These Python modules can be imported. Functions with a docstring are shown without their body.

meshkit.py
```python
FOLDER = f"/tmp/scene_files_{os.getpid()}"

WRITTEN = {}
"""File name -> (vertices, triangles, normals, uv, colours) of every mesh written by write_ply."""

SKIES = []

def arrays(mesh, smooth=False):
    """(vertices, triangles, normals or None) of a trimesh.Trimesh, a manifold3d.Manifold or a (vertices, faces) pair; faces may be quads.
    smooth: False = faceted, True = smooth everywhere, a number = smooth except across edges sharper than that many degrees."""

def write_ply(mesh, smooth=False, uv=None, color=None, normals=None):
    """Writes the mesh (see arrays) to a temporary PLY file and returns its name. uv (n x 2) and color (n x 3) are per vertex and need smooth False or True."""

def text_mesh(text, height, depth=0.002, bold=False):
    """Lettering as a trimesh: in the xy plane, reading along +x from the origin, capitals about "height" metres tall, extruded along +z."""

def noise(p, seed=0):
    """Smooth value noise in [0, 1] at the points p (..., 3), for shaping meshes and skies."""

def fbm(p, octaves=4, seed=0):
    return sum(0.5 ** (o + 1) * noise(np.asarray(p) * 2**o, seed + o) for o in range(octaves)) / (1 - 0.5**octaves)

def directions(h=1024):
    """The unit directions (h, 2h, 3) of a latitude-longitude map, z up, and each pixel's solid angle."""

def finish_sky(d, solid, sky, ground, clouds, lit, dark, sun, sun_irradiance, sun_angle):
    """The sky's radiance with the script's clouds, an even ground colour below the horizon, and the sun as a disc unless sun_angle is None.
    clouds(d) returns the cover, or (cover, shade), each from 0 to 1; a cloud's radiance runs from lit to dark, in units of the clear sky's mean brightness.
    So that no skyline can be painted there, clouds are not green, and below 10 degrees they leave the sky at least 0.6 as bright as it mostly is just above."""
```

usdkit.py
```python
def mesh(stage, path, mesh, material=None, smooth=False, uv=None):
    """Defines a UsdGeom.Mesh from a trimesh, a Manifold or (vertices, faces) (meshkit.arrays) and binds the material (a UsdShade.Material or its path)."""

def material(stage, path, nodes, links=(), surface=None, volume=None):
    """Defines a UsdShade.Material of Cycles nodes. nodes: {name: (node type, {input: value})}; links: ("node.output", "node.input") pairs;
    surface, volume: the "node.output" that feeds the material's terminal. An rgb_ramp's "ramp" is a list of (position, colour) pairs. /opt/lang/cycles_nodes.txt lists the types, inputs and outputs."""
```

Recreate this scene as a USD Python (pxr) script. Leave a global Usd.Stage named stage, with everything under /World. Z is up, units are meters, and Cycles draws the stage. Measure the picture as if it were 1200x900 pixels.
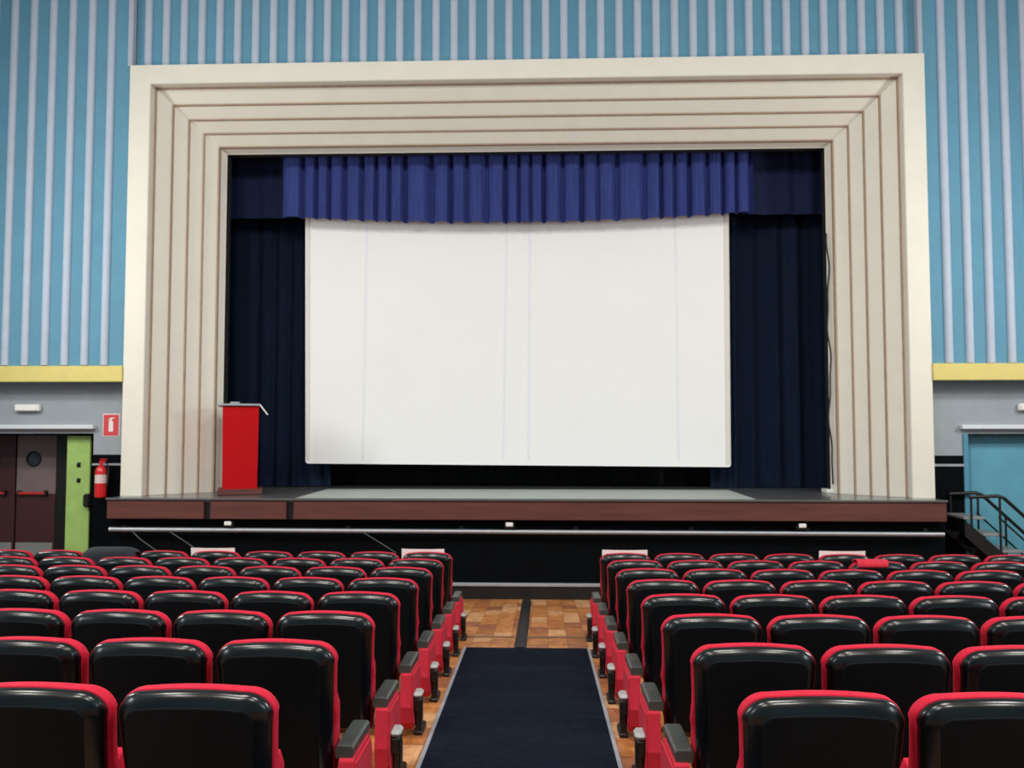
import math, random
import numpy as np, trimesh
from shapely.geometry import Polygon, box as sbox
import usdkit, meshkit
from pxr import Usd, UsdGeom, UsdLux, UsdShade, Gf, Sdf

rng = random.Random(7)
stage = Usd.Stage.CreateInMemory()
UsdGeom.SetStageUpAxis(stage, UsdGeom.Tokens.z)
UsdGeom.SetStageMetersPerUnit(stage, 1.0)
world = UsdGeom.Xform.Define(stage, '/World')
UsdGeom.Scope.Define(stage, '/World/Looks')

# ------------------------------------------------------------------ camera
EYE = Gf.Vec3d(0, 0, 2.49)
YAW, PITCH = 0.0353, 0.0512
cam = UsdGeom.Camera.Define(stage, '/World/camera')
cam.CreateHorizontalApertureAttr(36.0)
cam.CreateVerticalApertureAttr(27.0)
cam.CreateFocalLengthAttr(30.0)                       # 1000 px over 1200
cam.CreateClippingRangeAttr(Gf.Vec2f(0.05, 200))
cam.AddTranslateOp().Set(EYE)
cam.AddRotateZOp().Set(math.degrees(YAW))
cam.AddRotateXOp().Set(90 + math.degrees(PITCH))
cam.CreateExposureAttr(0.14)
cam.CreateFStopAttr(10.0)
cam.CreateFocusDistanceAttr(1.6)                     # the hand-held picture is focused a little short

# ------------------------------------------------------------------ light
def rect_light(name, loc, look, w, h, power, color):
    l = UsdLux.RectLight.Define(stage, '/World/' + name)
    l.CreateWidthAttr(w); l.CreateHeightAttr(h)
    l.CreateIntensityAttr(power); l.CreateColorAttr(Gf.Vec3f(*color))
    d = np.array(look, float) - np.array(loc, float); d /= np.linalg.norm(d)
    up = np.array([0, 0, 1.0]) if abs(d[2]) < .95 else np.array([0, 1.0, 0])
    r = np.cross(d, up); r /= np.linalg.norm(r); u = np.cross(r, d)
    m = Gf.Matrix4d(*r, 0, *u, 0, *(-d), 0, *loc, 1)
    l.AddTransformOp().Set(m)
    return l

WARM = (1.0, 0.965, 0.90)
COOL = (0.93, 0.98, 1.0)
# the hall's ceiling lamps, in two rows along the room
for i, y in enumerate((-1.5, 3.0)):
    for j, x in enumerate((-6.0, -0.3, 5.4)):
        rect_light('ceiling_lamp_%03d' % (i * 3 + j), (x, y, 10.3), (x, y + 2.6, 0), 2.0, 0.9, 54, WARM)
# tall wall lamps half-way along the side walls
rect_light('side_lamp', (-9.3, 1.6, 4.6), (0, 4.5, 2.5), 0.8, 1.8, 18, COOL)
rect_light('side_lamp_001', (9.1, 1.6, 4.6), (0, 4.5, 2.5), 0.8, 1.8, 18, COOL)
# the side wall lamps beside the stage
rect_light('side_lamp_002', (-9.35, 8.9, 5.4), (-2, 8.7, 4.0), 0.8, 2.4, 44, WARM)
rect_light('side_lamp_003', (9.15, 8.9, 5.4), (2, 8.7, 4.0), 0.8, 2.4, 44, WARM)

# ------------------------------------------------------------------ materials
def lin(c):
    c = np.array(c, float) / 255
    return tuple(np.where(c < .04045, c / 12.92, ((c + .055) / 1.055) ** 2.4))

M = {}
def mat(name, color, rough=.5, var=.12, scale=6, metal=0, spec=.5, bump=0, bump_scale=60, coat=0, sheen=0, emit=None, stretch=(1, 1, 1)):
    c = np.array(color)
    nodes = {'tc': ('texture_coordinate', {}), 'mp': ('mapping', {'scale': stretch}),
             'n': ('noise_texture', {'scale': scale, 'detail': 4, 'roughness': .6}),
             'r': ('rgb_ramp', {'ramp': [(.25, c * (1 - var)), (.75, np.minimum(c * (1 + var), 1))]}),
             'p': ('principled_bsdf', {'roughness': rough, 'metallic': metal, 'specular_ior_level': spec, 'coat_weight': coat, 'coat_roughness': .15, 'sheen_weight': sheen})}
    links = [('tc.object', 'mp.vector'), ('mp.vector', 'n.vector'), ('n.fac', 'r.fac'), ('r.color', 'p.base_color')]
    if bump:
        nodes['n2'] = ('noise_texture', {'scale': bump_scale, 'detail': 3})
        nodes['b'] = ('bump', {'strength': bump, 'distance': .01})
        links += [('mp.vector', 'n2.vector'), ('n2.fac', 'b.height'), ('b.normal', 'p.normal')]
    M[name] = usdkit.material(stage, '/World/Looks/' + name, nodes, links, surface='p.BSDF')
    return M[name]

mat('wall_blue', (.10, .275, .40), .75, .06, 3)
mat('batten_pale', (.42, .49, .60), .6, .05, 4)
mat('corner_grey', (.40, .44, .52), .6, .05, 4)
mat('cream', (.72, .695, .615), .55, .035, 2.5, bump=.05, bump_scale=25)
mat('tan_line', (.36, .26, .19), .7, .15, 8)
mat('yellow', (.64, .545, .165), .5, .05, 5)
mat('grey_wall', (.30, .34, .38), .7, .06, 3)
mat('black_wall', (.0014, .0024, .0036), .6, .2, 4, spec=.06)
mat('dark_house', (.004, .004, .005), .9, .1, 2)
mat('hall_wall', (.20, .34, .42), .8, .05, 2)
mat('ceiling_paint', (.55, .55, .54), .85, .04, 2)
mat('white_trim', (.66, .69, .74), .5, .04, 6)
mat('white_plastic', (.80, .80, .78), .4, .02, 6)
mat('paper', (.82, .82, .80), .7, .03, 9)
mat('seat_shell', (.0022, .0032, .004), .24, .15, 9, spec=.5)
mat('seat_back_panel', (.0022, .0042, .0058), .62, .2, 9, spec=.14, bump=.08, bump_scale=300)
mat('seat_red', (.50, .009, .034), .75, .12, 30, bump=.12, bump_scale=500, spec=.25)
mat('seat_panel_red', (.50, .009, .032), .8, .14, 40, bump=.12, bump_scale=500)
mat('arm_black', (.045, .052, .050), .33, .15, 20, spec=.75)
mat('steel_black', (.003, .003, .0035), .45, .2, 15)
mat('cap_grey', (.36, .38, .38), .35, .08, 20, spec=.5)
mat('mat_navy', (.0045, .0085, .019), .95, .35, 14, spec=.15, bump=.4, bump_scale=140)
mat('silver', (.40, .42, .46), .5, .08, 12, metal=.85)
mat('dull_silver', (.36, .38, .42), .5, .10, 9, metal=.4)
mat('fascia_brown', (.105, .030, .024), .5, .3, 3, stretch=(.4, 3, 6), bump=.06)
mat('stage_boards', (.085, .088, .088), .40, .25, 3, stretch=(.5, 6, 1), spec=1.0, coat=.6)
mat('valance_blue', (.034, .050, .205), .8, .2, 4, spec=.2, stretch=(6, 1, .6))
mat('flat_drape_blue', (.008, .014, .05), .85, .18, 4, spec=.2, stretch=(6, 1, .6))
mat('leg_blue', (.0022, .0085, .027), .85, .2, 4, spec=.2, stretch=(8, 1, .5))
mat('back_black', (.0015, .002, .004), .9, .2, 4)
mat('screen_white', (.86, .868, .865), .75, .012, 1.2)
mat('screen_edge', (.70, .68, .64), .6, .04, 3)
mat('screen_seam', (.79, .81, .85), .75, .02, 5)
mat('lectern_red', (.46, .0035, .007), .55, .07, 5, bump=.03, spec=.12)
mat('maroon', (.055, .016, .018), .4, .2, 3, stretch=(3, 3, .6))
mat('maroon_lit', (.19, .14, .145), .4, .12, 3)  # maroon with reflected light painted in, for one upper door panel
mat('bar_red', (.5, .03, .03), .4, .1, 8)
mat('plate_grey', (.22, .23, .23), .4, .1, 8)
mat('porthole_glass', (.03, .04, .05), .12, .1, 8, spec=.7)
mat('green', (.33, .52, .14), .55, .12, 5)
mat('blue_door', (.11, .35, .47), .5, .10, 3)
mat('blue_jamb', (.07, .25, .36), .5, .10, 3)
mat('ext_red', (.62, .012, .016), .3, .05, 8, coat=.4)
mat('sign_red', (.60, .05, .06), .5, .05, 8)
mat('sign_white', (.80, .74, .74), .5, .03, 8)
mat('label_pale', (.70, .55, .55), .5, .25, 60)
mat('grey_cloth', (.018, .021, .030), .9, .2, 12)
mat('red_cloth', (.50, .012, .036), .9, .12, 20)
mat('cable_black', (.008, .008, .009), .6, .2, 20)
mat('floor_reflection', (.36, .40, .39), .6, .15, 2, stretch=(1, 4, 1))  # pale tone for the screen mirrored in the stage boards
mat('cable_grey', (.09, .095, .10), .6, .1, 20)
mat('threshold', (.16, .085, .045), .6, .2, 8)

def wood(name, a, b, rough=.42):
    nodes = {'tc': ('texture_coordinate', {}), 'mp': ('mapping', {'scale': (30, 3, 6)}),
             'n': ('noise_texture', {'scale': 2.2, 'detail': 6, 'roughness': .65}),
             'n3': ('noise_texture', {'scale': 9, 'detail': 3}),
             'r': ('rgb_ramp', {'ramp': [(.3, a), (.7, b)]}),
             'r3': ('rgb_ramp', {'ramp': [(.35, (.62, .58, .55)), (.6, (1, 1, 1))]}),
             'm': ('mix', {'mix_type': 'multiply', 'fac': .8}),
             'bp': ('bump', {'strength': .1, 'distance': .004}),
             'p': ('principled_bsdf', {'roughness': rough, 'specular_ior_level': .4})}
    M[name] = usdkit.material(stage, '/World/Looks/' + name, nodes, [
        ('tc.object', 'mp.vector'), ('mp.vector', 'n.vector'), ('tc.object', 'n3.vector'), ('n.fac', 'r.fac'), ('n3.fac', 'r3.fac'),
        ('r.color', 'm.color1'), ('r3.color', 'm.color2'), ('m.color', 'p.base_color'), ('n.fac', 'bp.height'), ('bp.normal', 'p.normal')], surface='p.BSDF')
wood('parquet_a', (.44, .165, .045), (.62, .27, .09))
wood('parquet_b', (.35, .12, .035), (.50, .195, .06))
wood('parquet_c', (.55, .27, .12), (.74, .41, .20))
wood('parquet_d', (.26, .09, .04), (.42, .16, .07))
PARQ = ['parquet_a', 'parquet_a', 'parquet_b', 'parquet_c', 'parquet_d']
# parquet further off, under the seats: brick pattern of the same woods
M['parquet_far'] = usdkit.material(stage, '/World/Looks/parquet_far', {
    'tc': ('texture_coordinate', {}),
    'b': ('brick_texture', {'color1': (.30, .13, .05), 'color2': (.20, .08, .035), 'mortar': (.06, .03, .015), 'scale': 1.0, 'mortar_size': .004, 'brick_width': .4, 'row_height': .2}),
    'p': ('principled_bsdf', {'roughness': .5})},
    [('tc.object', 'b.vector'), ('b.color', 'p.base_color')], surface='p.BSDF')

# ------------------------------------------------------------------ helpers
used = {}
def free_path(parent, name):
    k = (parent, name)
    n = used.get(k, 0); used[k] = n + 1
    return '%s/%s' % (parent, name if n == 0 else '%s_%03d' % (name, n))

def ppath(parent):
    return '/World' if parent is None else str(parent.GetPath())

def obj(name, mesh, material, parent=None, smooth=False):
    p = free_path(ppath(parent), name)
    return usdkit.mesh(stage, p, mesh, M[material], smooth=smooth).GetPrim()

def tag(o, label=None, cat=None, group=None, kind=None):
    for k, v in (('label', label), ('category', cat), ('group', group), ('kind', kind)):
        if v: o.SetCustomDataByKey(k, v)
    return o

def thing(name, label, cat, loc=(0, 0, 0), rz=0, group=None):
    x = UsdGeom.Xform.Define(stage, free_path('/World', name))
    x.AddTranslateOp().Set(Gf.Vec3d(*loc)); x.AddRotateZOp().Set(rz)
    return tag(x.GetPrim(), label, cat, group)

def struct(name, mesh, material, parent=None, smooth=False):
    o = obj(name, mesh, material, parent, smooth)
    if parent is None: tag(o, kind='structure')
    return o

def bx(x0, x1, y0, y1, z0, z1):
    m = trimesh.creation.box((x1 - x0, y1 - y0, z1 - z0))
    m.apply_translation(((x0 + x1) / 2, (y0 + y1) / 2, (z0 + z1) / 2))
    return m

def bevel(x0, x1, y0, y1, z0, z1, r=.01):
    """A box with chamfered edges (hull of the three inset boxes)."""
    pts = []
    for (a, b, c) in ((r, r, 0), (r, 0, r), (0, r, r)):
        for x in (x0 + a, x1 - a):
            for y in (y0 + b, y1 - b):
                for z in (z0 + c, z1 - c):
                    pts.append((x, y, z))
    return trimesh.convex.convex_hull(np.array(pts))

def cat_(*ms): return trimesh.util.concatenate(list(ms))

def cyl(p, q, r, n=16):
    return trimesh.creation.cylinder(radius=r, segment=[p, q], sections=n)

def lathe(profile, n=28):
    return trimesh.creation.revolve(np.array(profile, float), sections=n)

def tube(points, r, n=8):
    pts = np.array(points, float); V = []; F = []
    for i, p in enumerate(pts):
        t = pts[min(i + 1, len(pts) - 1)] - pts[max(i - 1, 0)]; t /= np.linalg.norm(t)
        a = np.cross(t, [0, 0, 1]) if abs(t[2]) < .9 else np.cross(t, [0, 1, 0]); a /= np.linalg.norm(a); b = np.cross(t, a)
        for k in range(n):
            s = 2 * math.pi * k / n; V.append(p + r * (a * math.cos(s) + b * math.sin(s)))
    m = len(pts)
    for i in range(m - 1):
        for k in range(n):
            k2 = (k + 1) % n
            F += [(i * n + k, i * n + k2, (i + 1) * n + k2), (i * n + k, (i + 1) * n + k2, (i + 1) * n + k)]
    V += [pts[0], pts[-1]]; c0, c1 = m * n, m * n + 1
    for k in range(n):
        k2 = (k + 1) % n; F += [(c0, k2, k), (c1, (m - 1) * n + k, (m - 1) * n + k2)]
    t = trimesh.Trimesh(np.array(V), np.array(F), process=False); t.fix_normals(); return t

def extrude_y(poly, y0, y1):
    """A polygon in (x, z) given thickness from y0 to y1."""
    m = trimesh.creation.extrude_polygon(poly, y1 - y0, engine='earcut')
    v = m.vertices.copy()
    m = trimesh.Trimesh(np.c_[v[:, 0], y1 - v[:, 2], v[:, 1]], m.faces, process=False)
    m.fix_normals()
    return m

def extrude_x(poly, x0, x1):
    """A polygon in (y, z) given thickness from x0 to x1."""
    m = trimesh.creation.extrude_polygon(poly, x1 - x0, engine='earcut')
    v = m.vertices.copy()
    m = trimesh.Trimesh(np.c_[x0 + v[:, 2], v[:, 0], v[:, 1]], m.faces, process=False)
    m.fix_normals()
    return m

RAKE, YF = 0.072, 12.4
def floor_z(y): return RAKE * max(0.0, 12.5 - y)

# ------------------------------------------------------------------ the setting
XL, XR, YB, ZC = -9.6, 9.4, -6.0, 10.6
prof = Polygon([(YB, floor_z(YB)), (12.5, 0), (15.6, 0), (15.6, -.25), (YB, -.25)])
floor = struct('floor', extrude_x(prof, XL - .2, XR + .2), 'parquet_far')
struct('ceiling', bx(XL - .2, XR + .2, YB, 13.4, ZC, ZC + .2), 'ceiling_paint')
struct('wall_left', bx(XL - .2, XL, YB, 15.5, -.2, ZC), 'hall_wall')
struct('wall_right', bx(XR, XR + .2, YB, 15.5, -.2, ZC), 'hall_wall')
struct('wall_back', bx(XL, XR, YB - .2, YB, -.2, ZC), 'hall_wall')

def batten(x, y, z0, z1, w=.118, d=.055):
    """One moulded half-round wall batten standing on the plane y, facing the hall."""
    p = [(x - w / 2, y + .01)]
    for a in np.linspace(180, 0, 8):
        p.append((x + w / 2 * math.cos(math.radians(a)), y - .012 - (d - .012) * math.sin(math.radians(a))))
    p.append((x + w / 2, y + .01))
    m = trimesh.creation.extrude_polygon(Polygon(p), z1 - z0, engine='earcut')
    m.apply_translation((0, 0, z0)); return m

OX0, OX1, OZ1 = -6.40, 5.763, 8.126          # outer edge of the proscenium
ZS = 1.455                                    # stage floor
FY = 12.86                                    # plane of the flank walls
w = struct('wall_front', bx(OX0 + .02, OX1 - .02, 12.96, 13.4, OZ1 + .002, ZC), 'wall_blue')
for k in range(42):
    obj('batten', batten(-6.191 + .28427 * k, 12.96, OZ1 + .002, ZC - .02), 'batten_pale', w, 45)
w = struct('wall_front_left', bx(XL, OX0 - .005, FY, 13.4, 3.19, ZC), 'wall_blue')
for x in [-6.728 - .3116 * k for k in range(10)]:
    obj('batten', batten(x, FY, 3.45, ZC - .02), 'batten_pale', w, 45)
obj('corner_strip', bevel(-6.465, -6.385, FY - .03, 12.96, OZ1 + .002, ZC - .02, .012), 'corner_grey', w)
obj('yellow_ledge', bevel(XL, OX0 - .003, FY - .09, FY + .05, 3.19, 3.435, .008), 'yellow', w)
w = struct('wall_front_right', bx(OX1 + .005, XR, FY, 13.4, 3.19, ZC), 'wall_blue')
for x in [6.04 + .3052 * k for k in range(11)]:
    obj('batten', batten(x, FY, 3.45, ZC - .02), 'batten_pale', w, 45)
obj('corner_strip', bevel(5.69, 5.765, FY - .03, 12.96, OZ1 + .002, ZC - .02, .012), 'corner_grey', w)
obj('yellow_ledge', bevel(OX1 + .003, XR, FY - .09, FY + .05, 3.19, 3.44, .008), 'yellow', w)

# lower side walls with the door openings, black below the rail
LY = 13.15
w = struct('wall_lower_left', cat_(bx(-7.02, OX0 - .004, LY, 13.4, 2.07, 3.19), bx(XL, -7.02, LY, 13.4, 2.40, 3.19)), 'grey_wall')
obj('black_dado', bx(-7.02, OX0 - .004, LY - .012, 13.4, 0, 2.07), 'black_wall', w)
obj('dado_rail', bevel(-7.02, OX0 - .004, LY - .04, LY - .012, 1.90, 1.935, .006), 'dull_silver', w)
w = struct('wall_lower_right', cat_(bx(OX1 + .004, 6.35, LY, 13.4, 2.07, 3.19), bx(6.35, XR, LY, 13.4, 2.40, 3.19), bx(8.1, XR, LY, 13.4, 0, 2.40)), 'grey_wall')
obj('black_dado', bx(OX1 + .004, 6.35, LY - .012, 13.4, 0, 2.07), 'black_wall', w)
obj('dado_rail', bevel(OX1 + .004, 6.35, LY - .04, LY - .012, 1.905, 1.945, .006), 'dull_silver', w)
struct('trim_1', bevel(XL, -6.985, LY - .10, LY + .02, 2.468, 2.535, .01), 'white_trim')
struct('trim_2', bevel(6.30, 8.3, LY - .10, LY + .02, 2.468, 2.535, .01), 'white_trim')
# door lobbies behind the openings
struct('wall_lobby_left', cat_(bx(XL, -7.02, 15.2, 15.4, 0, 2.6), bx(-7.06, -6.96, 13.4, 15.4, 0, 2.6), bx(XL, -6.96, 13.4, 15.4, 2.42, 2.6)), 'dark_house')
struct('wall_lobby_right', cat_(bx(6.3, 8.3, 15.2, 15.4, 0, 2.6), bx(6.25, 6.35, 13.4, 15.4, 0, 2.6), bx(8.1, 8.2, 13.4, 15.4, 0, 2.6), bx(6.3, 8.3, 13.4, 15.4, 2.42, 2.6)), 'dark_house')

# left doors: two maroon leaves with round portholes, standing back in the lobby
def leaf(name, x0, x1, y, up, low, label_up):
    d = UsdGeom.Xform.Define(stage, free_path('/World', name)).GetPrim()
    tag(d, kind='structure')
    cx = x0 + (x1 - x0) * .42
    ring = [(cx + .115 * math.cos(a), 1.97 + .115 * math.sin(a)) for a in np.linspace(0, 2 * math.pi, 28, endpoint=False)]
    up_poly = sbox(x0, 1.40, x1, 2.36).difference(Polygon(ring))
    obj('upper_panel', extrude_y(up_poly, y, y + .05), up, d)
    obj('lower_panel', bevel(x0, x1, y, y + .05, .02, 1.40, .006), low, d)
    g = obj('porthole', trimesh.creation.cylinder(radius=.118, segment=[(cx, y + .015, 1.97), (cx, y + .04, 1.97)], sections=28), 'porthole_glass', d)
    t = trimesh.creation.torus(major_radius=.118, minor_radius=.014, major_sections=28, minor_sections=8)
    t.apply_transform(trimesh.transformations.rotation_matrix(math.pi / 2, (1, 0, 0))); t.apply_translation((cx, y, 1.97))
    obj('porthole_ring', t, 'steel_black', g, 60)
    b = obj('push_bar', bevel(x0 + .07, x1 - .14, y - .075, y - .045, 1.39, 1.435, .008), 'bar_red', d)
    obj('bar_bracket', bevel(x0 + .05, x0 + .10, y - .07, y + .005, 1.37, 1.455, .008), 'steel_black', b)
    obj('bar_bracket', bevel(x1 - .17, x1 - .12, y - .07, y + .005, 1.37, 1.455, .008), 'steel_black', b)
    obj('kick_plate', bevel(x0 + .01, x1 - .03, y - .006, y + .004, .20, .60, .002), 'plate_grey', d)
    return d
leaf('door_1', -8.70, -8.04, 13.9, 'maroon_lit', 'maroon', '')
leaf('door_2', -9.40, -8.73, 13.9, 'maroon', 'maroon', '')
struct('trim_3', cat_(bevel(-8.03, -7.78, 13.88, 13.98, 0, 2.40, .01), bevel(XL, -8.0, 13.88, 13.98, 2.37, 2.42, .006)), 'steel_black')
# the green leaf standing open in the mouth of the opening
d = UsdGeom.Xform.Define(stage, free_path('/World', 'door_3')).GetPrim(); tag(d, kind='structure')
obj('leaf_panel', bevel(-7.55, -7.17, 13.34, 13.39, .02, 2.36, .008), 'green', d)
obj('lock_plate', cat_(bevel(-7.38, -7.32, 13.332, 13.345, 1.86, 1.94, .004), trimesh.creation.cylinder(radius=.018, segment=[(-7.35, 13.30, 1.90), (-7.35, 13.34, 1.90)], sections=14)), 'steel_black', d)
obj('lock_plate', cat_(bevel(-7.375, -7.315, 13.332, 13.345, 1.62, 1.69, .004), trimesh.creation.cylinder(radius=.018, segment=[(-7.345, 13.30, 1.655), (-7.345, 13.34, 1.655)], sections=14)), 'steel_black', d)
h = obj('door_closer', bevel(-7.22, -7.10, 13.22, 13.36, 1.24, 1.45, .03), 'steel_black', d)

# right door: pale blue leaf in a blue jamb
d = UsdGeom.Xform.Define(stage, free_path('/World', 'door_4')).GetPrim(); tag(d, kind='structure')
obj('leaf_panel', bevel(6.58, 8.05, 13.42, 13.47, .02, 2.375, .008), 'blue_door', d)
obj('jamb', bevel(6.345, 6.42, 13.12, 13.5, 0, 2.40, .008), 'blue_jamb', d)
obj('jamb', bevel(6.42, 6.59, 13.40, 13.5, 0, 2.40, .008), 'blue_jamb', d)
obj('head', bevel(6.345, 8.1, 13.16, 13.5, 2.375, 2.455, .008), 'steel_black', d)

# stage house: black box round the stage
struct('wall_stage_back', bx(-6.8, 6.2, 17.0, 17.2, 0, 9.2), 'dark_house')
struct('wall_stage_left', bx(-7.0, -6.8, 13.8, 17.2, 0, 9.2), 'dark_house')
struct('wall_stage_right', bx(6.2, 6.4, 13.8, 17.2, 0, 9.2), 'dark_house')
struct('ceiling_stage', bx(-7.0, 6.4, 13.8, 17.2, 9.2, 9.4), 'dark_house')
struct('wall_stage_front_left', bx(-6.8, -5.205, 13.80, 13.95, ZS + .001, 9.2), 'dark_house')
struct('wall_stage_front_right', bx(4.575, 6.2, 13.80, 13.95, ZS + .001, 9.2), 'dark_house')
struct('wall_stage_front', bx(-5.205, 4.575, 13.80, 13.95, 7.02, 9.2), 'dark_house')

# ------------------------------------------------------------------ proscenium
pro = thing('proscenium_arch', 'wide cream stepped plaster surround framing the whole stage opening', 'proscenium', (0, 0, 0))
inset = [0, .33, .54, .73, .91, 1.10, 1.185]
zin = [0, .30, .51, .69, .86, 1.03, 1.11]
def ring_U(section):
    """A closed section [(inset, y)] carried round the opening with mitred corners; the inset is scaled to the top's own widths."""
    V = []
    for side, top in ((-1, 0), (-1, 1), (1, 1), (1, 0)):
        for d, y in section:
            dz = np.interp(d, inset, zin)
            V.append((OX0 + d if side < 0 else OX1 - d, y, OZ1 - dz if top else ZS + .002))
    n = len(section); F = []
    for j in range(3):
        for i in range(n):
            i2 = (i + 1) % n
            F += [(j * n + i, j * n + i2, (j + 1) * n + i2), (j * n + i, (j + 1) * n + i2, (j + 1) * n + i)]
    for j in (0, 3):
        for i in range(1, n - 1): F.append((j * n, j * n + i, j * n + i + 1))
    m = trimesh.Trimesh(np.array(V), np.array(F), process=False); m.fix_normals(); return m
STEP, SLOPE = .165, .145
for k in range(6):
    y = 12.80 + STEP * k; a, b = inset[k], inset[k + 1]
    sl = 0 if k == 0 else SLOPE - .0
    obj('moulding_step', ring_U([(a, y), (b - .012, y + sl - .004), (b, y + sl + .008), (b, 13.79), (a, 13.79)]), 'cream', pro)
    if k < 5:
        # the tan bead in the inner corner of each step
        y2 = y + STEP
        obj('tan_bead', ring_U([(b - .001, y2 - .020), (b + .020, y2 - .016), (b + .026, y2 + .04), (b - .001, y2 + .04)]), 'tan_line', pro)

# ------------------------------------------------------------------ stage
st = thing('stage', 'raised dark stage with brown front boards below the cream surround', 'stage', (0, 0, 0))
SX0, SX1 = -6.40, 5.74
tag(obj('stage_floor', bx(SX0, SX1, YF + .02, 16.99, 1.40, ZS), 'stage_boards', st), 'dark glossy stage floor')
obj('nosing', bevel(SX0 - .01, SX1 + .01, YF - .03, YF + .06, 1.43, 1.462, .008), 'stage_boards', st)
for a, b in ((SX0, -4.955), (-4.86, -3.735), (-3.63, SX1)):
    obj('fascia_board', bevel(a, b, YF, YF + .06, 1.155, 1.432, .008), 'fascia_brown', st)
obj('fascia_backing', bx(SX0, SX1, YF + .055, YF + .10, 1.15, 1.42), 'steel_black', st)
obj('front_panel', bx(-6.42, 5.78, YF + .16, YF + .24, 0, 1.42), 'black_wall', st)
obj('kick_strip', bevel(-6.42, 5.78, YF + .10, YF + .165, .185, .235, .01), 'dull_silver', st)
obj('kick_board', bx(-6.42, 5.78, YF + .12, YF + .17, 0, .172), 'steel_black', st)

tag(obj('floor_reflection', bevel(-3.62, 3.08, YF + .09, 14.35, ZS + .0005, ZS + .006, .002), 'floor_reflection'), 'pale grey strip added for the white screen reflected in the stage floor', 'reflection strip')  # added thin layer that carries the screen's reflection as colour
r = thing('stage_rail', 'long thin silver pipe rail running below the brown stage front', 'rail', (0, 0, 0))
obj('pipe', cat_(cyl((-6.36, YF + .02, 1.0), (5.70, YF + .02, .975), .033, 14)), 'silver', r, 40)
for x in np.linspace(-6.2, 5.5, 8):
    obj('bracket', cat_(bx(x - .012, x + .012, YF + .02, YF + .17, .98, 1.0), bx(x - .03, x + .03, YF + .15, YF + .165, .93, 1.05)), 'steel_black', r)
def floodlight(x, label):
    f = thing('floodlight', label, 'spotlight', (x, YF + .0, 1.08), 0, 'small floodlights under the stage front')
    obj('housing', bevel(-.06, .06, -.03, .10, -.045, .045, .015), 'steel_black', f)
    obj('lens', bevel(-.052, .052, -.045, -.027, -.012, .046, .008), 'white_plastic', f)
    obj('yoke', cat_(bx(-.075, -.062, 0, .05, -.11, .03), bx(.062, .075, 0, .05, -.11, .03), bx(-.075, .075, 0, .05, -.12, -.10)), 'steel_black', f)
floodlight(-4.58, 'small white-faced floodlight on the silver rail below the red lectern')
floodlight(-.475, 'small white-faced floodlight at the middle of the silver rail under the stage')
floodlight(3.70, 'small white-faced floodlight on the silver rail right of the screen')
def cable(pts, r, label):
    tag(obj('cable', tube(pts, r, 6), 'cable_grey'), label, 'cable')
cable([(-6.0, YF + .0, .965), (-5.85, YF - .06, .86), (-5.6, YF - .12, .72), (-5.3, YF - .2, .60)], .006, 'thin pale cable hanging slanted from the left end of the silver rail')
cable([(-5.45, YF + .0, .97), (-5.2, YF - .06, .84), (-4.95, YF - .12, .70), (-4.8, YF - .2, .62)], .006, 'thin pale cable hanging slanted from the silver rail left of the lectern')
cable([(-2.6, YF + .0, .97), (-2.35, YF - .06, .84), (-2.1, YF - .12, .70)], .006, 'thin pale cable slanting below the silver rail left of the aisle')

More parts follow.
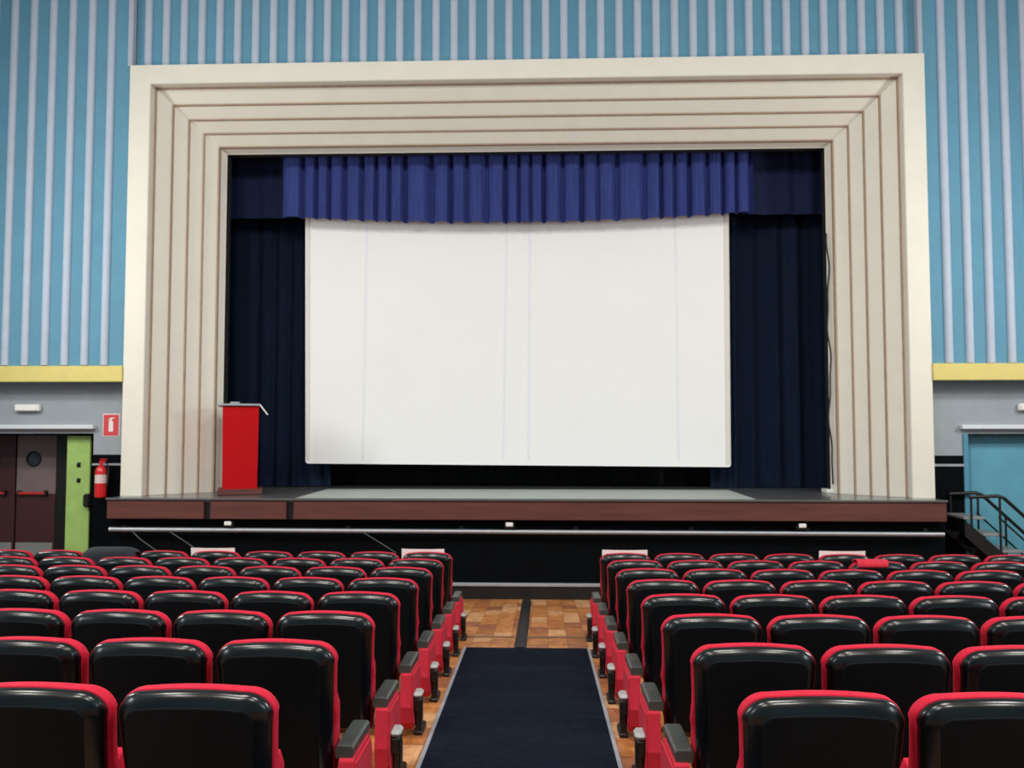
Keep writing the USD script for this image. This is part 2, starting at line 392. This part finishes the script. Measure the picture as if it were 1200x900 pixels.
# ------------------------------------------------------------------ curtains, valance, screen
def drape(xa, xb, y, z0f, z1, amp, freq, seed, thick=.02, nz=10, dens=70, groove=False):
    """A hanging cloth with folds, closed front and back; z0f(x) is the hem."""
    n = max(12, int((xb - xa) * dens)); xs = np.linspace(xa, xb, n)
    r_ = np.random.default_rng(seed)
    ph = r_.uniform(0, 6.28, 4)
    warp = .10 * np.sin(xs * 2.1 + ph[0]) + .05 * np.sin(xs * 5.3 + ph[1])
    t = (xs + warp) * freq * 2 * math.pi
    dep = amp * (.72 * np.sin(t + ph[2]) + .28 * np.sin(2 * t + ph[3]) + .18 * np.sin(.37 * t))
    if groove:      # box pleats: broad fronts parted by deep narrow grooves
        u = t / (2 * math.pi); k = np.floor(u); fr = u - k
        deep = .75 + .5 * np.random.default_rng(seed + 1).uniform(size=4000)[(k.astype(int)) % 4000]
        dep = amp * (1 - 2 * deep * np.exp(-((fr - .5) / .17) ** 2) + .10 * np.sin(5 * t))
    V = []
    for side in (0, 1):
        for j in range(nz + 1):
            v = j / nz
            z = np.array([z0f(x) for x in xs]) * (1 - v) + z1 * v
            a = 1 - .35 * v
            V.append(np.c_[xs, y - dep * a + side * thick, z])
    V = np.vstack(V); F = []
    def q(a, b, c, d): F.extend([(a, b, c), (a, c, d)])
    N = (nz + 1) * n
    for j in range(nz):
        for i in range(n - 1):
            a = j * n + i
            q(a, a + 1, a + n + 1, a + n); q(N + a, N + a + n, N + a + n + 1, N + a + 1)
    for i in range(n - 1):
        q(i, N + i, N + i + 1, i + 1); k = nz * n + i; q(k, k + 1, N + k + 1, N + k)
    for j in range(nz):
        a = j * n; q(a, a + n, N + a + n, N + a); b = j * n + n - 1; q(b, N + b, N + b + n, b + n)
    return trimesh.Trimesh(V, np.array(F), process=False)

VY = 14.2
hem = lambda x: 6.075 - .13 * max(0, 1 - ((x + .55) / 3.9) ** 2) 
v = thing('valance', 'royal blue pleated valance hanging across the top of the white screen', 'valance')
obj('cloth', drape(-4.42, 3.52, VY, hem, 7.6, .075, 3.45, 3, dens=150, groove=True), 'valance_blue', v, 50)
obj('hanging_pipe', cat_(cyl((-5.2, VY + .02, 7.62), (4.6, VY + .02, 7.62), .03), *[cyl((x, VY + .02, 7.62), (x, VY + .02, 9.2), .008, 8) for x in (-4, -.4, 3.2)]), 'steel_black', v)
v = obj('drape', drape(-5.75, -4.30, VY + .26, lambda x: 6.115, 9.195, .022, 2.2, 5), 'flat_drape_blue', None, 50)
tag(v, 'short dark navy drape at the left end of the pleated valance', 'curtain')
v = obj('drape', drape(3.40, 5.1, VY + .26, lambda x: 6.105, 9.195, .028, 1.7, 6), 'flat_drape_blue', None, 50)
tag(v, 'short dark navy drape at the right end of the pleated valance', 'curtain')
CY = 14.90
v = obj('stage_curtain', drape(-6.3, -3.7, CY, lambda x: ZS + .012, 7.9, .05, 3.0, 8), 'leg_blue', None, 50)
tag(v, 'tall dark navy stage curtain left of the white screen behind the lectern', 'curtain')
v = obj('stage_curtain', drape(2.9, 5.7, CY, lambda x: ZS + .012, 7.9, .045, 2.6, 9), 'leg_blue', None, 50)
tag(v, 'tall dark navy stage curtain right of the white screen', 'curtain')
v = obj('back_curtain', drape(-6.4, 5.9, 15.6, lambda x: ZS + .012, 8.2, .06, 2.2, 10, dens=40), 'back_black', None, 50)
tag(v, 'black back curtain seen in the gap below the white screen', 'curtain')

SY = 14.5
k_ = SY / 15.0
sx0, sx1 = -4.06, 3.165
sz0L, sz0R, szt = 1.880, 1.830, 6.45
sc = thing('projection_screen', 'large white cinema screen hanging above the stage', 'screen', (0, 0, 0))
quad = Polygon([(sx0 + .02, sz0L), (sx1, sz0R), (sx1 + .02, szt), (sx0 - .04, szt)])
q2 = quad.buffer(-.05).buffer(.05)
obj('screen_sheet', extrude_y(quad.buffer(-.05).buffer(.05), SY - .012, SY + .03), 'screen_white', sc)
for e0, e1, f0, f1 in ((sx0 + .02, sx0 - .03, .0, .085), (sx1, sx1 + .02, -.10, .0)):
    P = [(e + d, SY + yy, z) for e, z in ((e0, sz0L + .05 if f0 == 0 else sz0R + .05), (e1, 6.35)) for d, yy in ((f0 - .004 * (f0 == 0), .05), (f1, .02), (f0 + .02, -.025), (f1 - .02, -.025), (f0, .0), (f1, -.01))]
    obj('side_band', trimesh.convex.convex_hull(np.array(P)), 'screen_edge', sc)
obj('frame_tube', extrude_y(quad.buffer(-.04).difference(quad.buffer(-.10)), SY + .032, SY + .09), 'dull_silver', sc)
obj('suspension_wire', cat_(*[cyl((x, SY + .06, 6.36), (x, SY + .06, 9.2), .006, 8) for x in (-3.6, -.45, 2.7)]), 'steel_black', sc)
for xb_, xt_ in ((-3.055, -3.02), (-.66, -.60), (-.235, -.20), (2.292, 2.275)):
    obj('seam', extrude_y(Polygon([(xb_ - .022, 1.93), (xb_ + .022, 1.93), (xt_ + .022, 6.3), (xt_ - .022, 6.3)]), SY - .0145, SY - .0115), 'screen_seam', sc)

# lectern
LX, LYY = -4.66, 13.05
le = thing('lectern', 'tall red lectern on the left of the stage before the navy curtain', 'lectern', (LX, LYY, ZS + .002), 18)
body = trimesh.convex.convex_hull(np.array([(sx * wd, sy, z) for sx in (-1, 1) for (wd, ys, z) in ((.255, (.02, .42), .09), (.268, (.0, .44), 1.36)) for sy in ys]))
obj('body', body, 'lectern_red', le)
obj('base', bevel(-.33, .34, -.05, .50, 0, .09, .012), 'fascia_brown', le)
top = trimesh.convex.convex_hull(np.array([(x, y, z + dz) for x in (-.34, .27) for (y, z) in ((-.04, 1.375), (.50, 1.36)) for dz in (0, .03)]))
obj('desk_top', top, 'dull_silver', le)
obj('desk_flap', trimesh.convex.convex_hull(np.array([(x + dx, y, z) for (x, z) in ((.265, 1.40), (.39, 1.235)) for dx in (0, .024) for y in (-.03, .05)])), 'white_plastic', le)
obj('paper_rest', bevel(-.16, -.02, .05, .35, 1.40, 1.435, .01), 'dull_silver', le)

c = obj('card', bevel(4.50, 4.66, 13.75, 14.0, ZS + .002, ZS + .06, .004), 'paper'); tag(c, 'small white box lying on the stage floor at the foot of the right surround', 'box')
pts = [(4.565 + .018 * math.sin(z * 4.1) + .01 * math.sin(z * 9), 13.70 + .01 * math.sin(z * 3), z) for z in np.linspace(1.6, 5.6, 40)]
tag(obj('cable', tube(pts, .013, 6), 'cable_black'), 'black cable hanging down the inner edge of the right surround', 'cable')

# ------------------------------------------------------------------ wall fittings
def emergency_light(x, label):
    e = thing('emergency_light', label, 'light', (x, LY, 2.80), 0)
    obj('body', bevel(-.20, .20, -.09, 0, -.055, .055, .02), 'white_plastic', e)
    obj('diffuser', bevel(-.175, .175, -.105, -.085, -.045, .03, .008), 'paper', e)
emergency_light(-8.06, 'white box-shaped emergency light above the maroon doors')
emergency_light(7.36, 'white box-shaped emergency light above the blue door')
s = thing('extinguisher_sign', 'square red sign with white extinguisher symbol on the left grey wall', 'sign', (-6.74, LY, 2.53))
obj('plate', bevel(-.135, .135, -.012, 0, -.18, .18, .004), 'sign_white', s)
obj('red_field', bx(-.12, .12, -.016, -.010, -.165, .165), 'sign_red', s)
sym = Polygon([(-.035, -.10), (.035, -.10), (.035, .05), (.012, .075), (.012, .095), (.05, .105), (.05, .118), (-.012, .118), (-.05, .07), (-.045, .065), (-.012, .09), (-.012, .075), (-.035, .05)])
obj('symbol', extrude_y(sym, -.019, -.015), 'sign_white', s)
e = thing('fire_extinguisher', 'red fire extinguisher hung on the black wall beside the green door', 'fire extinguisher', (-6.80, 12.98, 1.42))
obj('cylinder', lathe([(0, 0), (.07, 0), (.085, .02), (.085, .38), (.075, .44), (.04, .48), (0, .49)]), 'ext_red', e, 40)
obj('label', lathe([(.0865, .22), (.0865, .35)], 28), 'label_pale', e, 40)
vl = obj('valve', cat_(cyl((0, 0, .48), (0, 0, .53), .025), bevel(-.03, .07, -.02, .02, .53, .56, .008), bevel(-.02, .09, -.012, .012, .575, .59, .005)), 'ext_red', e)
obj('hose', tube([(.03, 0, .54), (.09, 0, .52), (.115, 0, .42), (.11, 0, .28), (.10, 0, .17)], .012), 'cable_black', e, 60)
obj('wall_bracket', bx(-.03, .03, .07, .16, .30, .34), 'steel_black', e)

# steps with handrail at the right end of the stage
sp = thing('stage_steps', 'dark steps with a sloping handrail in front of the blue door', 'steps', (0, 0, 0))
for i in range(5):
    z = 1.22 - i * .235; x = 6.0 + i * .26
    obj('tread', bevel(x, x + .30, 12.45, 13.05, z - .035, z, .006), 'plate_grey', sp)
    obj('riser', bx(x + .02, x + .04, 12.46, 13.04, z - .235, z - .03), 'steel_black', sp)
obj('stringer', extrude_y(Polygon([(6.0, 1.18), (7.32, -.0), (7.05, -.0), (6.0, .95)]), 12.43, 12.455), 'steel_black', sp)
obj('stringer', extrude_y(Polygon([(6.0, 1.18), (7.32, -.0), (7.05, -.0), (6.0, .95)]), 13.045, 13.07), 'steel_black', sp)
for y in (12.44, 13.055):
    hr = obj('handrail', tube([(6.08, y, 1.50), (6.48, y, 1.52), (6.56, y, 1.49), (7.30, y, .80), (7.30, y, 0.02)], .026), 'steel_black', sp, 50)
    for x in (6.10, 6.50, 6.90):
        zt = 1.50 if x < 6.55 else 1.50 - (x - 6.56) * .93
        obj('baluster', cyl((x, y, max(.02, 1.16 - (x - 6.0) * .89)), (x, y, zt), .016, 10), 'steel_black', hr)
    obj('mid_rail', cyl((6.48, y, 1.22), (7.30, y, .45), .014, 10), 'steel_black', hr)

# ------------------------------------------------------------------ floor: parquet blocks, mat, cable cover
rg = np.random.default_rng(11)
bw, bl = .20, .385
def aisle_x(y): return -.10 - .008 * y
x_edges = np.arange(-1.14, .86, bw)
for i, x in enumerate(x_edges):
    inner = -.62 < x and x + bw < .36
    y = 3.3 + (bl / 2 if i % 2 else 0)
    while y < YF + .1:
        y1 = min(y + bl, YF + .12)
        # under the mat the blocks are not laid out one by one
        if not (inner and y1 < 8.6):
            dz = float(rg.uniform(.001, .004)); g = .003
            P = []
            for yy in (y + g, y1 - g):
                for xx in (x + g, x + bw - g):
                    P += [(xx, yy, floor_z(yy) - .01), (xx, yy, floor_z(yy) + dz)]
            obj('parquet_block', trimesh.convex.convex_hull(np.array(P)), PARQ[int(rg.integers(len(PARQ)))], floor)
        y += bl
tag(obj('threshold_strip', trimesh.convex.convex_hull(np.array([(x, y, floor_z(y) + z) for x in (-1.1, .85) for y in (9.30, 9.37) for z in (0, .009)])), 'threshold'), 'thin dark wooden strip across the parquet before the mat', 'strip')

mt = thing('aisle_mat', 'long dark navy ribbed mat running down the centre aisle', 'mat', (0, 0, 0))
def ramp_box(x0a, x1a, y0, x0b, x1b, y1, h0, h1):
    P = [(x, y, floor_z(y) + h) for (xa, xb, y) in ((x0a, x1a, y0), (x0b, x1b, y1)) for x in (xa, xb) for h in (h0, h1)]
    return trimesh.convex.convex_hull(np.array(P))
MY0, MY1 = .8, 8.68
mx = lambda y: (-.62 - .018 * y, .425 + .0035 * y)
a0, b0 = mx(MY0); a1, b1 = mx(MY1)
obj('carpet', ramp_box(a0, b0, MY0, a1, b1, MY1, .003, .012), 'mat_navy', mt)
ribs = []
for k in range(220):
    y = MY0 + .03 + k * (MY1 - MY0 - .06) / 219
    a, b = mx(y); ribs.append(ramp_box(a + .02, b - .02, y - .010, a + .02, b - .02, y + .010, .0125, .0145))
tag(obj('rib', cat_(*ribs), 'mat_navy', mt), kind='stuff')
obj('edge_strip', ramp_box(a0 - .012, a0 + .012, MY0, a1 - .014, a1 + .010, MY1, .002, .016), 'dull_silver', mt)
obj('edge_strip', ramp_box(b0 - .012, b0 + .012, MY0, b1 - .010, b1 + .014, MY1, .002, .016), 'dull_silver', mt)

cc = thing('cable_cover', 'black rubber cable cover running over the parquet to the stage', 'cable cover', (0, 0, 0))
for k in range(4):
    y0, y1 = 8.69 + k * .935, 8.69 + (k + 1) * .935 - .012
    P = []
    for y in (y0, y1):
        wd = .065
        for x, h in ((-wd, .003), (-wd * .5, .02), (wd * .5, .02), (wd, .003)):
            P.append((-.225 + x, y, floor_z(y) + h))
        P += [(-.225 - wd, y, floor_z(y) + .002), (-.225 + wd, y, floor_z(y) + .002)]
    obj('section', trimesh.convex.convex_hull(np.array(P)), 'cable_black', cc)

# ------------------------------------------------------------------ cinema seats
def contour(d, ear=0.0, n_arc=9, n_side=10):
    """Outline (x, z) of a seat back inset by d: arched top, round corners, sides tapering downwards."""
    zt, zb, r = .95 - d, .27 + d, max(.095 - d, .02)
    hw = lambda z: .262 - d - .030 * (1 - (z - .36) / .59) + ear * math.exp(-((z - .61) / .045) ** 2)
    arch = .012
    pts = []
    for z in np.linspace(zb + .03, zt - r - arch, n_side): pts.append((hw(z), z))
    cx = hw(zt) - r
    for a in np.linspace(0, 90, n_arc)[1:]: pts.append((cx + r * math.cos(math.radians(a)), zt - arch - r + r * math.sin(math.radians(a))))
    for x in np.linspace(cx, 0, 5)[1:]: pts.append((x, zt - arch * (x / cx) ** 2))
    left = [(-x, z) for x, z in pts[::-1][1:]]
    bot = [(-hw(zb) + .03, zb), (0, zb), (hw(zb) - .03, zb)]
    return np.array(pts + left + bot)

def recline(V):
    """Plan curve and recline: x, depth (towards the stage), z."""
    x, d, z = V.T
    y = d + .22 * (.95 - z) * (.55 + .45 * (.95 - z) / .59) + .55 * x ** 2
    return np.c_[x, y, z]

def slab(layers, ear=0, rings=(.8, .55, .28)):
    loops = []
    c0 = contour(layers[0][1], ear); ce = c0.mean(0)
    for s in rings[::-1]:
        loops.append(np.c_[ce[0] + (c0[:, 0] - ce[0]) * s, np.full(len(c0), layers[0][0]), ce[1] + (c0[:, 1] - ce[1]) * s])
    for dep, ins in layers:
        c = contour(ins, ear); loops.append(np.c_[c[:, 0], np.full(len(c), dep), c[:, 1]])
    cl = contour(layers[-1][1], ear); ce2 = cl.mean(0)
    for s in rings:
        loops.append(np.c_[ce2[0] + (cl[:, 0] - ce2[0]) * s, np.full(len(cl), layers[-1][0]), ce2[1] + (cl[:, 1] - ce2[1]) * s])
    n = len(c0); V = np.vstack(loops + [[(ce[0], layers[0][0], ce[1])], [(ce2[0], layers[-1][0], ce2[1])]]); F = []
    L = len(loops)
    for j in range(L - 1):
        for i in range(n):
            i2 = (i + 1) % n
            F += [(j * n + i, j * n + i2, (j + 1) * n + i2), (j * n + i, (j + 1) * n + i2, (j + 1) * n + i)]
    a, b = L * n, L * n + 1
    for i in range(n):
        i2 = (i + 1) % n
        F += [(a, i2, i), (b, (L - 1) * n + i, (L - 1) * n + i2)]
    m = trimesh.Trimesh(recline(V), np.array(F), process=False); m.fix_normals(); return m

shell_mesh = slab([(-.046, .058), (-.043, .046), (-.036, .030), (-.026, .014), (-.014, .004), (0, 0), (.012, .002)])
panel_mesh = slab([(-.0475, .054), (-.0470, .049), (-.0435, .0455)])
cushion_mesh = slab([(.013, .012), (.014, .001), (.020, -.004), (.05, -.004), (.074, .001), (.088, .016), (.093, .035)], ear=.012)
def seat_pan():
    """Tip-up seat folded against the back: a rounded red pad with a black tray on its front."""
    pad = trimesh.convex.convex_hull(np.array([(x, y, z) for x in (-.225, .225) for (y, z) in ((.20, .34), (.17, .62), (.25, .67), (.285, .36), (.26, .31))] +
                                              [(x, y, z) for x in (-.235, .235) for (y, z) in ((.225, .36), (.20, .62), (.265, .62), (.27, .38))]))
    tray = trimesh.convex.convex_hull(np.array([(x, y, z) for x in (-.21, .21) for (y, z) in ((.285, .36), (.255, .64), (.275, .64), (.315, .38))]))
    return pad, tray
pad_mesh, tray_mesh = seat_pan()

def arm(s, end=False):
    """An armrest on side s: a flat-topped pad with chamfered edges; the one on the aisle is wider and reaches further back."""
    x, h, y0 = (s * .287, .042, .13) if end else (s * .28, .030, .22)
    P = [(x + dx, y, z) for dx, zz in ((-h, 0), (-h + .010, .010), (h - .010, .010), (h, 0)) for (y, z) in ((y0, .458 + zz), (y0 + .02, .465 + zz), (.47, .460 + zz), (.495, .448 + zz))]
    P += [(x + dx, y, z) for dx in (-h + .005, h - .005) for (y, z) in ((y0, .418), (.48, .412))]
    return trimesh.convex.convex_hull(np.array(P))
def stand(s):
    x = s * .28
    return cat_(bevel(x - .018, x + .018, .30, .40, .02, .42, .008), bevel(x - .026, x + .026, .22, .46, -.02, .025, .006))
def end_panel(s):
    x0, x1 = sorted((s * .268, s * .335))
    pts = [(.12, .405), (.44, .400), (.465, .37), (.48, .32), (.475, .22), (.44, .13), (.37, .08), (.28, .06), (.17, .07), (.11, .12), (.09, .22)]
    poly = Polygon(pts).buffer(.015)
    core = extrude_x(poly, x0, x1)
    face = extrude_x(poly.buffer(-.02), min(x0, x1) - (.008 if s < 0 else 0), max(x0, x1) + (.008 if s > 0 else 0))
    return cat_(core, face)
def end_post(s):
    x0, x1 = sorted((s * .338, s * .392))
    return cat_(bevel(x0, x1, .15, .25, .165, .255, .012), bevel(x0 + .006, x1 - .006, .21, .30, .0, .20, .008), bevel(x0, x1, .20, .42, -.03, .03, .01))
def end_cap(s):
    x0, x1 = sorted((s * .334, s * .398))
    return bevel(x0, x1, .14, .26, .255, .292, .016)

CLASS = {}
def build_seat(parent_path, s, end):
    """s = side of the aisle as seen from the seat (+1: aisle to its right)."""
    par = stage.GetPrimAtPath(parent_path)
    obj('back_shell', shell_mesh, 'seat_shell', par, 50)
    obj('back_panel', panel_mesh, 'seat_back_panel', par, 50)
    obj('back_cushion', cushion_mesh, 'seat_red', par, 55)
    sp_ = obj('tip_up_seat', pad_mesh, 'seat_red', par, 50)
    obj('seat_tray', tray_mesh, 'seat_shell', sp_, 30)
    obj('armrest', arm(-s), 'arm_black', par, 30)
    obj('leg', stand(-s), 'steel_black', par)
    if end:
        obj('armrest', arm(s, True), 'arm_black', par, 30)
        obj('end_panel', end_panel(s), 'seat_panel_red', par)
        po = obj('end_post', end_post(s), 'steel_black', par)
        obj('post_cap', end_cap(s), 'cap_grey', po)

ORD = ['', 'second', 'third', 'fourth', 'fifth', 'sixth', 'seventh', 'eighth', 'ninth', 'tenth', 'eleventh']
ROWN = ['nearest row', 'second nearest row', 'third nearest row', 'fourth nearest row', 'fourth farthest row', 'third farthest row', 'second farthest row', 'farthest row']
P_, ROW = .56, .87
first = {}
seat_at = {}
for side in (-1, 1):
    for n in range(8):
        y = 2.80 + ROW * n
        half = (635 if side < 0 else 565) / 1000 * y
        c = 0
        while True:
            edge = (.868 + .008 * y if side < 0 else .668 - .008 * y) + P_ * c      # inner edge of the seat back
            if edge > half + .02 + (P_ if c > 0 else 0): break
            x = side * (edge + .262)
            end = c == 0
            s = -side
            key = (side, end)
            where = 'left' if side < 0 else 'right'
            if end: label = 'black-backed red cinema seat at the aisle end, %s, %s block' % (ROWN[n], where)
            else: label = 'black-backed red cinema seat, %s from the aisle, %s, %s block' % (ORD[c], ROWN[n], where)
            t = thing('cinema_seat', label, 'seat', (x, y, floor_z(y + .2)), 0, 'cinema seats %s of the aisle' % where)
            if key not in first:
                build_seat(str(t.GetPath()), s, end); first[key] = t.GetPath()
            else:
                t.GetReferences().AddInternalReference(first[key]); t.SetInstanceable(True)
            seat_at[(side, n, c)] = (x, y, floor_z(y + .2))
            c += 1

# white sheets behind some backs of the farthest row, a dark cloth, a red scarf
def sheet(side, c, dx, wd, label):
    x, y, z = seat_at[(side, 7, c)]
    V = recline(np.array([(a, d, h) for a in np.linspace(-wd, wd, 9) for d in (.097, .103) for h in (.972, .80, .60)]))
    g = lambda i, j, k: i * 6 + j * 3 + k
    F = []
    for i in range(8):
        for k in range(2):
            F += [(g(i, 0, k), g(i + 1, 0, k), g(i + 1, 0, k + 1)), (g(i, 0, k), g(i + 1, 0, k + 1), g(i, 0, k + 1)),
                  (g(i, 1, k), g(i + 1, 1, k + 1), g(i + 1, 1, k)), (g(i, 1, k), g(i, 1, k + 1), g(i + 1, 1, k + 1))]
        F += [(g(i, 0, 0), g(i, 1, 0), g(i + 1, 1, 0)), (g(i, 0, 0), g(i + 1, 1, 0), g(i + 1, 0, 0)), (g(i, 0, 2), g(i + 1, 1, 2), g(i, 1, 2)), (g(i, 0, 2), g(i + 1, 0, 2), g(i + 1, 1, 2))]
    for i in (0, 8):
        for k in range(2): F += [(g(i, 0, k), g(i, 0, k + 1), g(i, 1, k + 1)), (g(i, 0, k), g(i, 1, k + 1), g(i, 1, k))]
    m = trimesh.Trimesh(V, np.array(F), process=False); m.fix_normals()
    m.apply_translation((x + dx, y, z))
    tag(obj('paper_sheet', m, 'paper'), label, 'paper', 'white sheets on the farthest row')
sheet(-1, 0, -.055, .225, 'white sheet on the aisle-end seat of the farthest row, left of the aisle')
sheet(-1, 4, -.055, .235, 'white sheet on a farthest-row seat below the red lectern')
sheet(1, 0, .0, .235, 'white sheet on the aisle-end seat of the farthest row, right of the aisle')
sheet(1, 4, .0, .235, 'white sheet on a farthest-row seat in the right block, fifth from the aisle')
def drape_over(side, n, c, dx, wd, lo, material, name, label, cat, prof=None, th=.012):
    x, y, z = seat_at[(side, n, c)]
    prof = prof or [(-.058, lo), (-.056, .86), (-.050, .93), (-.02, .972), (.03, .982), (.08, .972), (.106, .93), (.108, .80)]
    V = []; nx = 15
    for off in (0, th):
        for i, u in enumerate(np.linspace(-1, 1, nx)):
            for d, h in prof:
                dd = d + off * (1 if d > .03 else -1); hh = h + off - (.05 * abs(u) ** 5 * (wd > .2) if h > .9 else 0)
                V.append((u * wd + .006 * math.sin(h * 60), dd + .004 * math.sin(u * 14 + h * 20), hh))
    k = len(prof); F = []; N = nx * k
    for i in range(nx - 1):
        for j in range(k - 1):
            a = i * k + j
            F += [(a, a + k, a + k + 1), (a, a + k + 1, a + 1), (N + a, N + a + k + 1, N + a + k), (N + a, N + a + 1, N + a + k + 1)]
        for j in (0, k - 1):
            a = i * k + j; F += [(a, N + a, N + a + k), (a, N + a + k, a + k)]
    for i in (0, nx - 1):
        for j in range(k - 1):
            a = i * k + j; F += [(a, a + 1, N + a + 1), (a, N + a + 1, N + a)]
    m = trimesh.Trimesh(recline(np.array(V)), np.array(F), process=False); m.fix_normals(); m.apply_translation((x + dx, y, z))
    tag(obj(name, m, material, None, 50), label, cat)
drape_over(-1, 7, 6, 0, .272, .62, 'grey_cloth', 'coat', 'dark grey coat draped over a farthest-row seat back near the green door', 'coat')
drape_over(1, 6, 4, -.08, .14, .895, 'red_cloth', 'scarf', 'red scarf laid over a seat back in the second farthest row, right block', 'scarf',
           [(-.047, .905), (-.047, .915), (-.038, .932), (-.02, .950), (.02, .962), (.07, .962), (.095, .94), (.098, .88)], .005)
